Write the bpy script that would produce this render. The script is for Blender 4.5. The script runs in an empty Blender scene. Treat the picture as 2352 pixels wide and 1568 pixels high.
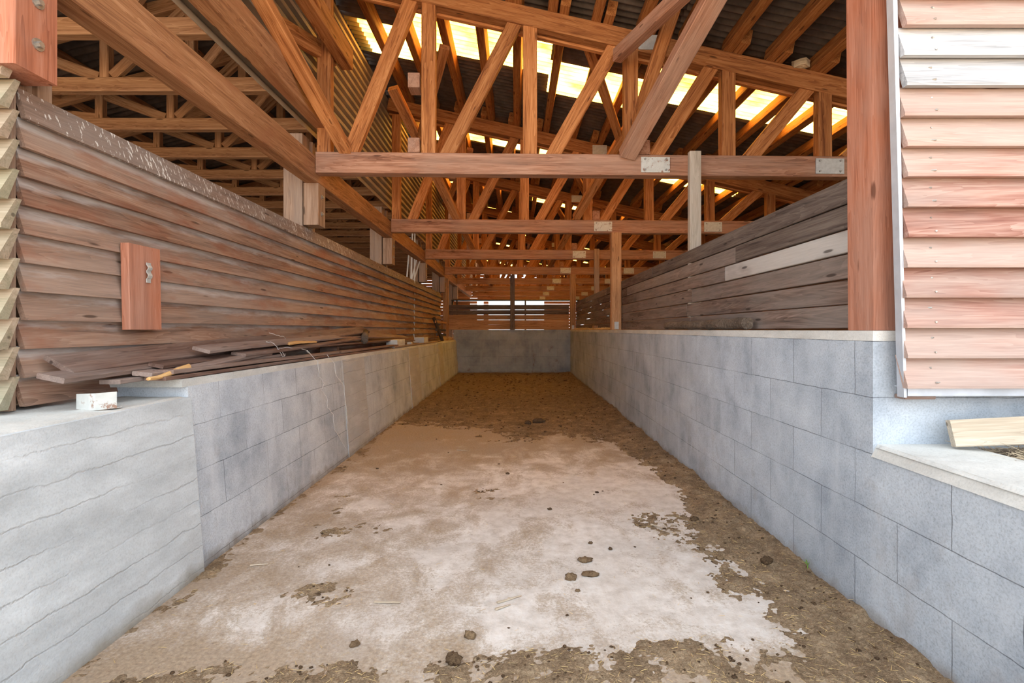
import bpy, math, random
import numpy as np
from mathutils import Vector, Matrix

C = bpy.context.scene.collection
H = 1.30          # camera height above the stall floor; builder coordinates are relative to it
F = 1110.0        # focal length in pixels of the 2352 px frame
R = random.Random(7)
sc = bpy.context.scene

# ---------------------------------------------------------------- camera
cam_d = bpy.data.cameras.new('camera'); cam = bpy.data.objects.new('camera', cam_d); C.objects.link(cam)
cam_d.sensor_width = 36.0; cam_d.lens = F / 2352 * 36
cam_d.shift_x = -8 / 2352; cam_d.shift_y = -27 / 2352
cam.location = (0, 0, H); cam.rotation_euler = (math.pi / 2, 0, 0)
cam_d.clip_start = 0.05; cam_d.clip_end = 200
sc.camera = cam
# ---------------------------------------------------------------- world, sun, exposure
w = bpy.data.worlds.new('sky'); sc.world = w; w.use_nodes = True
bg = w.node_tree.nodes['Background']; bg.inputs[0].default_value = (0.88, 0.94, 1.0, 1); bg.inputs[1].default_value = 1.65
sd = bpy.data.lights.new('sun', 'SUN'); sd.energy = 38.0; sd.angle = math.radians(3); sd.color = (1.0, 0.90, 0.74)
sun = bpy.data.objects.new('sun', sd); C.objects.link(sun)
sun.rotation_euler = Vector((-0.25, -0.70, -1.0)).to_track_quat('-Z', 'Y').to_euler()
sc.view_settings.view_transform = 'Standard'; sc.view_settings.look = 'None'
sc.view_settings.exposure = 0.95; sc.view_settings.gamma = 1.0
sc.view_settings.use_curve_mapping = False

# ---------------------------------------------------------------- materials
def newmat(name):
    m = bpy.data.materials.new(name); m.use_nodes = True
    nt = m.node_tree; b = nt.nodes['Principled BSDF']
    b.inputs['Specular IOR Level'].default_value = 0.25
    return m, nt, b
def N(nt, t, **k):
    n = nt.nodes.new(t)
    for a, v in k.items():
        if a.startswith('i_'):
            n.inputs[int(a[2:]) if a[2:].isdigit() else a[2:]].default_value = v
        else: setattr(n, a, v)
    return n
def L(nt, a, b): nt.links.new(a, b)
def noise(nt, vec, scale, detail=4, rough=.55, dist=0.0):
    n = N(nt, 'ShaderNodeTexNoise'); n.inputs['Scale'].default_value = scale; n.inputs['Detail'].default_value = detail
    n.inputs['Roughness'].default_value = rough; n.inputs['Distortion'].default_value = dist
    if vec is not None: L(nt, vec, n.inputs['Vector'])
    return n.outputs['Fac']
def ramp(nt, fac, stops):
    n = N(nt, 'ShaderNodeValToRGB'); cr = n.color_ramp
    while len(cr.elements) > len(stops): cr.elements.remove(cr.elements[-1])
    while len(cr.elements) < len(stops): cr.elements.new(0.5)
    for e, (p, c) in zip(cr.elements, stops):
        e.position = p; e.color = (c, c, c, 1) if isinstance(c, (int, float)) else (*c, 1)
    L(nt, fac, n.inputs[0]); return n.outputs[0]
def mix(nt, fac, a, b, mode='MIX'):
    n = N(nt, 'ShaderNodeMix', data_type='RGBA', blend_type=mode)
    for s, v in ((0, fac), (6, a), (7, b)):
        if isinstance(v, (int, float)): n.inputs[s].default_value = v if s == 0 else (v, v, v, 1)
        elif isinstance(v, tuple): n.inputs[s].default_value = (*v, 1)
        else: L(nt, v, n.inputs[s])
    return n.outputs[2]
def math_(nt, op, a, b=0.0, c=0.0):
    n = N(nt, 'ShaderNodeMath', operation=op)
    for i, v in enumerate((a, b, c)):
        if isinstance(v, (int, float)): n.inputs[i].default_value = v
        else: L(nt, v, n.inputs[i])
    return n.outputs[0]
def scaled(nt, vec, s, loc=(0, 0, 0)):
    n = N(nt, 'ShaderNodeMapping'); n.inputs['Scale'].default_value = s; n.inputs['Location'].default_value = loc
    L(nt, vec, n.inputs['Vector']); return n.outputs[0]
def bump(nt, b, h, strength=.3, dist=.01):
    n = N(nt, 'ShaderNodeBump'); n.inputs['Strength'].default_value = strength; n.inputs['Distance'].default_value = dist
    L(nt, h, n.inputs['Height']); L(nt, n.outputs[0], b.inputs['Normal'])
def attr(nt, name, out): return N(nt, 'ShaderNodeAttribute', attribute_name=name).outputs[out]

def wood(name, c_dark, c_mid, c_light, grey=None, greyamt=0.0, drops=0.0, dust=0.0, vary=.35, stain=None, rough=.75):
    """grain runs along the board: attribute 'gr' holds board-aligned coordinates (length, thickness, width)"""
    m, nt, b = newmat(name)
    gr = attr(nt, 'gr', 'Vector'); rnd = attr(nt, 'rnd', 'Fac')
    g1 = noise(nt, scaled(nt, gr, (1.1, 22, 22)), 1.0, 5, .6, .6)
    g2 = noise(nt, scaled(nt, gr, (5, 150, 150)), 1.0, 3, .7)
    g3 = noise(nt, scaled(nt, gr, (.5, 7, 7)), 1.0, 3, .6, 1.6)
    g3 = math_(nt, 'FRACT', math_(nt, 'MULTIPLY', g3, 9))
    big = noise(nt, scaled(nt, gr, (1.3, 4, 4)), 1.0, 3, .6)
    t = math_(nt, 'ADD', math_(nt, 'ADD', math_(nt, 'MULTIPLY', g1, .58), math_(nt, 'MULTIPLY', g2, .30)), math_(nt, 'MULTIPLY', g3, .12))
    col = ramp(nt, t, [(.34, c_dark), (.49, c_mid), (.64, c_light)])
    if grey is not None:
        gm = ramp(nt, math_(nt, 'ADD', big, math_(nt, 'MULTIPLY', rnd, .25)), [(.62 - greyamt * .35, 0), (.82 - greyamt * .2, min(1, greyamt + .25))])
        gcol = mix(nt, g2, tuple(v * .7 for v in grey), grey)
        col = mix(nt, gm, col, gcol)
    # knots
    vor = N(nt, 'ShaderNodeTexVoronoi', feature='F1'); vor.inputs['Scale'].default_value = 1.0
    L(nt, scaled(nt, gr, (2.6, 13, 13)), vor.inputs['Vector'])
    sk = N(nt, 'ShaderNodeSeparateColor'); L(nt, vor.outputs['Color'], sk.inputs[0])
    kn = math_(nt, 'MULTIPLY', ramp(nt, vor.outputs['Distance'], [(.09, 1), (.14, 0)]), math_(nt, 'GREATER_THAN', sk.outputs[0], .45))
    col = mix(nt, math_(nt, 'MULTIPLY', kn, .75), col, tuple(v * .35 for v in c_dark))
    if stain is not None:
        sm = ramp(nt, noise(nt, scaled(nt, gr, (2, 5, 5), (3, 1, 2)), 1.0, 4, .65), [(.5, 0), (.68, .7)])
        col = mix(nt, sm, col, stain)
    v = math_(nt, 'ADD', 1 - vary / 2, math_(nt, 'MULTIPLY', rnd, vary))
    hs = N(nt, 'ShaderNodeHueSaturation'); L(nt, v, hs.inputs['Value']); L(nt, col, hs.inputs['Color'])
    hs.inputs['Hue'].default_value = .5
    col = hs.outputs[0]
    if dust:
        dm = ramp(nt, math_(nt, 'ADD', math_(nt, 'MULTIPLY', attr(nt, 'wn', 'Fac'), .5), math_(nt, 'MULTIPLY', noise(nt, scaled(nt, gr, (2.0, 14, 14)), 1.0, 5, .65), .75)), [(.66, 0), (.90, dust)])
        col = mix(nt, dm, col, (.60, .58, .56))
    if drops:
        dn = noise(nt, scaled(nt, gr, (75, 40, 13)), 1.0, 3, .6)
        dn2 = noise(nt, scaled(nt, gr, (1.1, 2, 2)), 1.0, 2, .5)
        dm = ramp(nt, math_(nt, 'ADD', dn, math_(nt, 'MULTIPLY', dn2, .22)), [(.72, 0), (.75, drops)])
        col = mix(nt, dm, col, (.72, .70, .66))
    L(nt, col, b.inputs['Base Color']); b.inputs['Roughness'].default_value = rough
    bump(nt, b, t, .35, .004)
    return m

def block_wall(name, axis='Y', col=(.42, .47, .53), stain=.5, var=.13, zoff=0.0, yoff=0.0):
    m, nt, b = newmat(name)
    geo = N(nt, 'ShaderNodeNewGeometry').outputs['Position']
    sep = N(nt, 'ShaderNodeSeparateXYZ'); L(nt, geo, sep.inputs[0])
    cb = N(nt, 'ShaderNodeCombineXYZ'); L(nt, math_(nt, 'ADD', sep.outputs[axis], yoff), cb.inputs[0]); L(nt, math_(nt, 'ADD', sep.outputs['Z'], zoff), cb.inputs[1])
    wob = noise(nt, geo, 9, 2); 
    cbw = N(nt, 'ShaderNodeVectorMath', operation='ADD'); L(nt, cb.outputs[0], cbw.inputs[0])
    wv = N(nt, 'ShaderNodeCombineXYZ'); L(nt, math_(nt, 'MULTIPLY', math_(nt, 'SUBTRACT', wob, .5), .012), wv.inputs[0]); L(nt, math_(nt, 'MULTIPLY', math_(nt, 'SUBTRACT', wob, .5), .012), wv.inputs[1])
    L(nt, wv.outputs[0], cbw.inputs[1])
    br = N(nt, 'ShaderNodeTexBrick'); L(nt, cbw.outputs[0], br.inputs['Vector'])
    br.offset = 0.5; br.inputs['Scale'].default_value = 1; br.inputs['Brick Width'].default_value = .5; br.inputs['Row Height'].default_value = .25
    br.inputs['Mortar Size'].default_value = .0022; br.inputs['Mortar Smooth'].default_value = .2; br.inputs['Bias'].default_value = 0
    lo = tuple(c * (1 - var) for c in col); hi = tuple(min(1, c * (1 + var)) for c in col)
    br.inputs['Color1'].default_value = (*lo, 1); br.inputs['Color2'].default_value = (*hi, 1)
    br.inputs['Mortar'].default_value = (.20, .22, .25, 1)
    # joints fade in and out
    jf = ramp(nt, noise(nt, geo, 2.2, 2), [(.32, .3), (.52, 1)])
    br2 = N(nt, 'ShaderNodeTexBrick'); L(nt, cbw.outputs[0], br2.inputs['Vector']); br2.offset = .5
    for k, v in (('Scale', 1), ('Brick Width', .5), ('Row Height', .25), ('Mortar Size', 0.0), ('Bias', 0)): br2.inputs[k].default_value = v
    br2.inputs['Color1'].default_value = (*lo, 1); br2.inputs['Color2'].default_value = (*hi, 1)
    colr = mix(nt, jf, br2.outputs['Color'], br.outputs['Color'])
    cloud = noise(nt, geo, 2.8, 6, .65)
    colr = mix(nt, 1.0, colr, ramp(nt, cloud, [(.28, (.66, .68, .71)), (.5, (1, 1, 1)), (.70, (1.22, 1.20, 1.17))]), 'MULTIPLY')
    fine = noise(nt, geo, 110, 4, .8)
    colr = mix(nt, .6, colr, ramp(nt, fine, [(.33, (.55, .55, .56)), (.5, (1, 1, 1)), (.7, (1.2, 1.2, 1.2))]), 'MULTIPLY')
    # whitish efflorescence along the upper cap
    vs_ = ramp(nt, noise(nt, scaled(nt, geo, (2.6, 2.6, .35)), 2.0, 5, .6), [(.56, 0), (.70, .45)])
    colr = mix(nt, vs_, colr, tuple(min(1, c * 1.22) for c in (col[0] * 1.04, col[1], col[2] * .96)))
    # brown splashes
    sp = math_(nt, 'ADD', noise(nt, scaled(nt, geo, (1, 1, .6)), 3.5, 7, .7), math_(nt, 'MULTIPLY', math_(nt, 'SUBTRACT', .5, sep.outputs['Z']), .10))
    sm = ramp(nt, sp, [(.60, 0), (.72, stain)])
    colr = mix(nt, sm, colr, (.20, .14, .10))
    # low wet dirt line
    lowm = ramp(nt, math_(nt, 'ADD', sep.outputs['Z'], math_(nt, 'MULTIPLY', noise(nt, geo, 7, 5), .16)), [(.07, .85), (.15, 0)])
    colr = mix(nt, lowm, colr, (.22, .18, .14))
    L(nt, colr, b.inputs['Base Color']); b.inputs['Roughness'].default_value = .9
    hgt = math_(nt, 'SUBTRACT', math_(nt, 'ADD', math_(nt, 'MULTIPLY', fine, .35), math_(nt, 'MULTIPLY', cloud, .3)), math_(nt, 'MULTIPLY', br.outputs['Fac'], .8))
    bump(nt, b, hgt, .55, .006)
    return m

def cast_concrete(name, col=(.50, .53, .54), lines=True, dark=.25):
    m, nt, b = newmat(name)
    geo = N(nt, 'ShaderNodeNewGeometry').outputs['Position']
    sep = N(nt, 'ShaderNodeSeparateXYZ'); L(nt, geo, sep.inputs[0])
    c1 = noise(nt, scaled(nt, geo, (1, 1, 3)), 2.2, 7, .65)
    fine = noise(nt, geo, 120, 4, .7)
    colr = ramp(nt, c1, [(.28, tuple(v * (1 - dark) for v in col)), (.55, col), (.75, tuple(min(1, v * 1.25) for v in col))])
    colr = mix(nt, .5, colr, ramp(nt, fine, [(.33, (.75, .75, .75)), (.5, (1, 1, 1)), (.7, (1.1, 1.1, 1.1))]), 'MULTIPLY')
    hgt = math_(nt, 'ADD', math_(nt, 'MULTIPLY', fine, .3), c1)
    if lines:
        zz = math_(nt, 'ADD', sep.outputs['Z'], math_(nt, 'MULTIPLY', noise(nt, geo, 4, 6, .7), .07))
        fr = math_(nt, 'FRACT', math_(nt, 'DIVIDE', zz, .118))
        ln = ramp(nt, math_(nt, 'ABSOLUTE', math_(nt, 'SUBTRACT', fr, .5)), [(.0, 1), (.05, 0)])
        ln = math_(nt, 'MULTIPLY', ln, ramp(nt, noise(nt, scaled(nt, geo, (.7, .7, 5)), 1.6, 4), [(.38, 0), (.62, 1)]))
        hgt = math_(nt, 'SUBTRACT', hgt, math_(nt, 'MULTIPLY', ln, .7))
        colr = mix(nt, math_(nt, 'MULTIPLY', ln, math_(nt, 'MULTIPLY', noise(nt, geo, 14, 5, .7), .9)), colr, (.36, .35, .35))
        colr = mix(nt, ramp(nt, noise(nt, scaled(nt, geo, (1, .5, 2.2)), 2.3, 6, .7), [(.55, 0), (.7, .35)]), colr, (.40, .45, .50))
    lowm = ramp(nt, math_(nt, 'ADD', sep.outputs['Z'], math_(nt, 'MULTIPLY', noise(nt, geo, 7, 5), .16)), [(.07, .85), (.16, 0)])
    colr = mix(nt, lowm, colr, (.26, .23, .18))
    L(nt, colr, b.inputs['Base Color']); b.inputs['Roughness'].default_value = .9
    bump(nt, b, hgt, .6, .008)
    return m

def floor_mat():
    m, nt, b = newmat('stall_floor_concrete')
    geo = N(nt, 'ShaderNodeNewGeometry').outputs['Position']
    sep = N(nt, 'ShaderNodeSeparateXYZ'); L(nt, geo, sep.inputs[0])
    c1 = noise(nt, scaled(nt, geo, (1.0, .8, 1)), 3.2, 8, .68, .4)
    base = ramp(nt, noise(nt, geo, 11, 6, .7), [(.3, (.50, .44, .39)), (.5, (.66, .60, .55)), (.7, (.76, .72, .68))])
    dirt = ramp(nt, noise(nt, geo, 60, 4, .7), [(.3, (.22, .155, .10)), (.7, (.46, .345, .23))])
    # more dirt towards the left wall and in the back half, where the litter has been trodden
    lx = ramp(nt, sep.outputs['X'], [(.0, .0), (1, 0)])
    left = math_(nt, 'MULTIPLY', math_(nt, 'SUBTRACT', .15, sep.outputs['X']), .085)
    left = math_(nt, 'MAXIMUM', left, -.03)
    back = math_(nt, 'MULTIPLY', math_(nt, 'MAXIMUM', math_(nt, 'SUBTRACT', sep.outputs['Y'], 4.2), 0), .16)
    front = math_(nt, 'MULTIPLY', math_(nt, 'MAXIMUM', math_(nt, 'SUBTRACT', 2.15, sep.outputs['Y']), 0), .55)
    sp_ = math_(nt, 'MULTIPLY', math_(nt, 'SUBTRACT', noise(nt, geo, 62, 5, .85), .5), .62)
    tot = math_(nt, 'ADD', math_(nt, 'ADD', math_(nt, 'ADD', c1, sp_), left), math_(nt, 'ADD', back, front))
    dm = ramp(nt, tot, [(.50, 0), (.58, .55), (.72, .92)])
    colr = mix(nt, dm, base, dirt)
    sm = ramp(nt, noise(nt, scaled(nt, geo, (1, 1, 1), (4, 2, 0)), 1.7, 6, .7), [(.42, 0), (.7, .5)])
    colr = mix(nt, sm, colr, (.38, .32, .275))
    L(nt, colr, b.inputs['Base Color']); b.inputs['Roughness'].default_value = .9
    bump(nt, b, math_(nt, 'ADD', c1, math_(nt, 'MULTIPLY', noise(nt, geo, 90, 4), .4)), .5, .01)
    return m

def litter_mat(name, cols, scale=70, moist=False):
    m, nt, b = newmat(name)
    geo = N(nt, 'ShaderNodeNewGeometry').outputs['Position']
    n1 = noise(nt, scaled(nt, geo, (1, 1, 1)), scale, 5, .75, .8)
    n2 = noise(nt, geo, scale * .11, 5, .65)
    n3 = noise(nt, scaled(nt, geo, (1, 2.2, 1)), scale * 2.6, 3, .6)
    t = math_(nt, 'ADD', math_(nt, 'ADD', math_(nt, 'MULTIPLY', n1, .42), math_(nt, 'MULTIPLY', n3, .25)), math_(nt, 'MULTIPLY', n2, .33))
    col = ramp(nt, t, [(.36, cols[0]), (.48, cols[1]), (.58, cols[2]), (.68, cols[3])])
    if moist:
        sp = N(nt, 'ShaderNodeSeparateXYZ'); L(nt, geo, sp.inputs[0])
        wet = ramp(nt, math_(nt, 'ADD', math_(nt, 'MULTIPLY', sp.outputs['Y'], .075), math_(nt, 'MULTIPLY', noise(nt, geo, 2.6, 6, .7), .8)), [(.66, 0), (1.0, .6)])
        col = mix(nt, wet, col, mix(nt, n1, (.035, .020, .012), (.15, .090, .048)))
    L(nt, col, b.inputs['Base Color'])
    b.inputs['Roughness'].default_value = .95
    bump(nt, b, n1, .9, .02)
    return m

def plain(name, col, rough=.6, metal=0.0, nscale=20, amt=.25, rust=None):
    m, nt, b = newmat(name)
    geo = N(nt, 'ShaderNodeTexCoord').outputs['Object']
    n = noise(nt, geo, nscale, 5, .6)
    c = ramp(nt, n, [(.3, tuple(v * (1 - amt) for v in col)), (.7, tuple(min(1, v * (1 + amt)) for v in col))])
    if rust: c = mix(nt, ramp(nt, noise(nt, geo, nscale * 1.6, 6, .7), [(.56, 0), (.63, .8)]), c, rust)
    L(nt, c, b.inputs['Base Color']); b.inputs['Roughness'].default_value = rough; b.inputs['Metallic'].default_value = metal
    bump(nt, b, n, .15, .004)
    return m

def skylight_mat():
    m = bpy.data.materials.new('yellowed_translucent_sheet'); m.use_nodes = True; nt = m.node_tree; nt.nodes.clear()
    out = N(nt, 'ShaderNodeOutputMaterial'); tr = N(nt, 'ShaderNodeBsdfTranslucent'); di = N(nt, 'ShaderNodeBsdfDiffuse')
    geo = N(nt, 'ShaderNodeNewGeometry').outputs['Position']
    # a film of algae and dust tints the sheet unevenly
    n = noise(nt, scaled(nt, geo, (1.2, 3.0, 1)), 1.3, 5, .6)
    c = ramp(nt, n, [(.30, (.60, .17, .01)), (.48, (.80, .42, .055)), (.66, (.85, .56, .13))])
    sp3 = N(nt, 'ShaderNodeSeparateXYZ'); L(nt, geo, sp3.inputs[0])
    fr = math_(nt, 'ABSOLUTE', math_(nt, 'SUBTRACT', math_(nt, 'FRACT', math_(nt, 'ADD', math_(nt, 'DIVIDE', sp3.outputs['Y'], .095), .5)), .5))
    c = mix(nt, ramp(nt, fr, [(.12, 1), (.27, 0)]), c, (.045, .016, .002))  # rib shading painted into the colour: a dark stripe along each wave
    L(nt, c, tr.inputs[0]); di.inputs[0].default_value = (.5, .34, .12, 1)
    mx = N(nt, 'ShaderNodeMixShader'); mx.inputs[0].default_value = .12
    L(nt, tr.outputs[0], mx.inputs[1]); L(nt, di.outputs[0], mx.inputs[2]); L(nt, mx.outputs[0], out.inputs[0])
    return m

M = {}
M['truss'] = wood('planed_truss_timber', (.16, .048, .014), (.42, .165, .054), (.58, .27, .105), vary=.35)
M['chord'] = wood('weathered_truss_chord', (.17, .07, .04), (.39, .19, .115), (.54, .31, .21), grey=(.44, .30, .23), greyamt=.25, vary=.2)
M['purlin'] = wood('purlin_timber', (.17, .052, .014), (.38, .145, .042), (.54, .25, .085), vary=.4)
M['hall'] = wood('hall_truss_timber', (.20, .09, .04), (.38, .20, .10), (.52, .31, .17), vary=.3)
M['beam'] = wood('longitudinal_beam', (.19, .08, .038), (.38, .18, .082), (.52, .28, .145), stain=(.36, .15, .07), vary=.2)
M['post_grey'] = wood('pale_post_timber', (.19, .11, .07), (.33, .21, .14), (.43, .295, .21), grey=(.32, .26, .22), greyamt=.3, vary=.15)
M['post_pale'] = wood('bleached_batten', (.36, .31, .25), (.48, .42, .35), (.56, .51, .44), vary=.1)
M['post_red'] = wood('red_stained_timber', (.26, .085, .045), (.42, .155, .085), (.50, .22, .14), grey=(.46, .30, .24), greyamt=.2, vary=.2)
M['siding'] = wood('worn_brown_lap_board', (.13, .066, .042), (.30, .165, .108), (.42, .265, .185), grey=(.36, .285, .235), greyamt=.35, dust=.8, stain=(.27, .10, .055), vary=.3)
M['siding_top'] = wood('droppings_streaked_lap_board', (.14, .085, .065), (.24, .16, .12), (.32, .23, .18), grey=(.30, .25, .22), greyamt=.35, drops=.9, vary=.2)
M['facade'] = wood('sun_bleached_red_board', (.23, .09, .065), (.38, .195, .15), (.52, .345, .28), grey=(.46, .375, .33), greyamt=.5, vary=.3)
M['facade_grey'] = wood('grey_bleached_board', (.28, .29, .30), (.42, .43, .45), (.54, .54, .54), vary=.15)
M['facade_moss'] = wood('mossy_bleached_board', (.26, .20, .13), (.42, .31, .22), (.54, .42, .32), grey=(.25, .26, .17), greyamt=.4, vary=.3)
M['plank'] = wood('dark_stall_plank', (.06, .038, .030), (.17, .115, .09), (.29, .21, .175), grey=(.27, .235, .21), greyamt=.35, vary=.5)
M['plank_white'] = wood('lime_stained_plank', (.09, .06, .05), (.16, .11, .09), (.25, .19, .16), grey=(.62, .60, .57), greyamt=.62, vary=.1)
M['gate'] = wood('stall_end_board', (.27, .13, .06), (.44, .24, .12), (.56, .34, .18), vary=.3)
M['gate_dark'] = wood('dark_stall_end_board', (.06, .045, .04), (.13, .10, .085), (.20, .165, .14), vary=.3)
M['oldplank'] = wood('discarded_brown_plank', (.10, .055, .042), (.20, .12, .092), (.30, .20, .16), grey=(.34, .29, .26), greyamt=.3, vary=.5)
M['split'] = wood('fresh_split_wood', (.50, .25, .09), (.66, .38, .15), (.78, .52, .25), vary=.1)
M['paleplank'] = wood('pale_dry_plank', (.38, .30, .22), (.54, .45, .34), (.66, .57, .46), vary=.1)
M['farwall'] = wood('end_wall_board', (.30, .11, .035), (.46, .19, .07), (.58, .27, .11), vary=.4)
M['dullwall'] = wood('eaves_wall_board', (.16, .085, .045), (.27, .15, .085), (.36, .21, .12), vary=.4)
M['block_l'] = block_wall('grey_concrete_blocks_left', 'Y', (.53, .57, .62), .28, .045, -.03, .13)
M['block_r'] = block_wall('grey_concrete_blocks_right', 'Y', (.46, .515, .58), .22, .06)
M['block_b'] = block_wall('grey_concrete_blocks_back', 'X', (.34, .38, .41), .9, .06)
M['block_f'] = block_wall('grey_concrete_blocks_front', 'X', (.66, .645, .61), .2, .04, 0, .1)
M['cast'] = cast_concrete('board_marked_concrete', (.60, .64, .665))
M['castcap'] = cast_concrete('rough_concrete_cap', (.64, .64, .61), False)
M['pillar'] = cast_concrete('cast_pillar_concrete', (.50, .50, .50), True, .15)
M['floor'] = floor_mat()
M['litter'] = litter_mat('trodden_manure_and_straw', ((.11, .070, .042), (.31, .215, .13), (.53, .39, .25), (.76, .61, .41)), 70, True)
M['dung'] = litter_mat('dung', ((.05, .030, .018), (.11, .065, .036), (.19, .12, .065), (.30, .20, .11)), 60)
M['dung_pale'] = litter_mat('dry_dung', ((.13, .08, .045), (.25, .16, .09), (.34, .23, .13), (.45, .32, .19)), 60)
M['straw'] = plain('straw', (.62, .44, .20), .8, 0, 3, .35)
M['drygrass'] = plain('dry_grass', (.55, .44, .30), .85, 0, 3, .4)
M['earth'] = litter_mat('dry_earth', ((.14, .10, .07), (.24, .18, .13), (.34, .27, .20), (.45, .38, .30)), 25)
M['bark'] = litter_mat('rotten_bark', ((.07, .05, .035), (.16, .12, .09), (.28, .22, .17), (.42, .35, .28)), 45)
M['asbestos'] = plain('dark_corrugated_roof_sheet', (.12, .095, .08), .9, 0, 6, .3)
M['tan_sheet'] = plain('tan_corrugated_partition_sheet', (.36, .29, .22), .6, .0, 3, .15)
M['zinc'] = plain('galvanised_plate', (.55, .57, .56), .5, .35, 25, .15)
M['zinc_rust'] = plain('rust_spotted_galvanised_plate', (.62, .63, .60), .55, .25, 14, .12, (.30, .12, .05))
M['flash'] = plain('galvanised_flashing', (.56, .60, .66), .45, .3, 9, .12)
M['bolt'] = plain('steel_bolt', (.42, .40, .37), .4, .7, 30, .2)
M['pipe'] = plain('dark_steel_pipe', (.10, .085, .075), .5, .5, 10, .2)
M['white'] = plain('white_painted_strip', (.75, .75, .73), .5, 0, 6, .08)
M['twine'] = plain('white_twine', (.78, .78, .78), .7, 0, 4, .05)
M['leaf'] = plain('green_leaf', (.20, .34, .06), .6, 0, 20, .3)
M['sky'] = skylight_mat()

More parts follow.
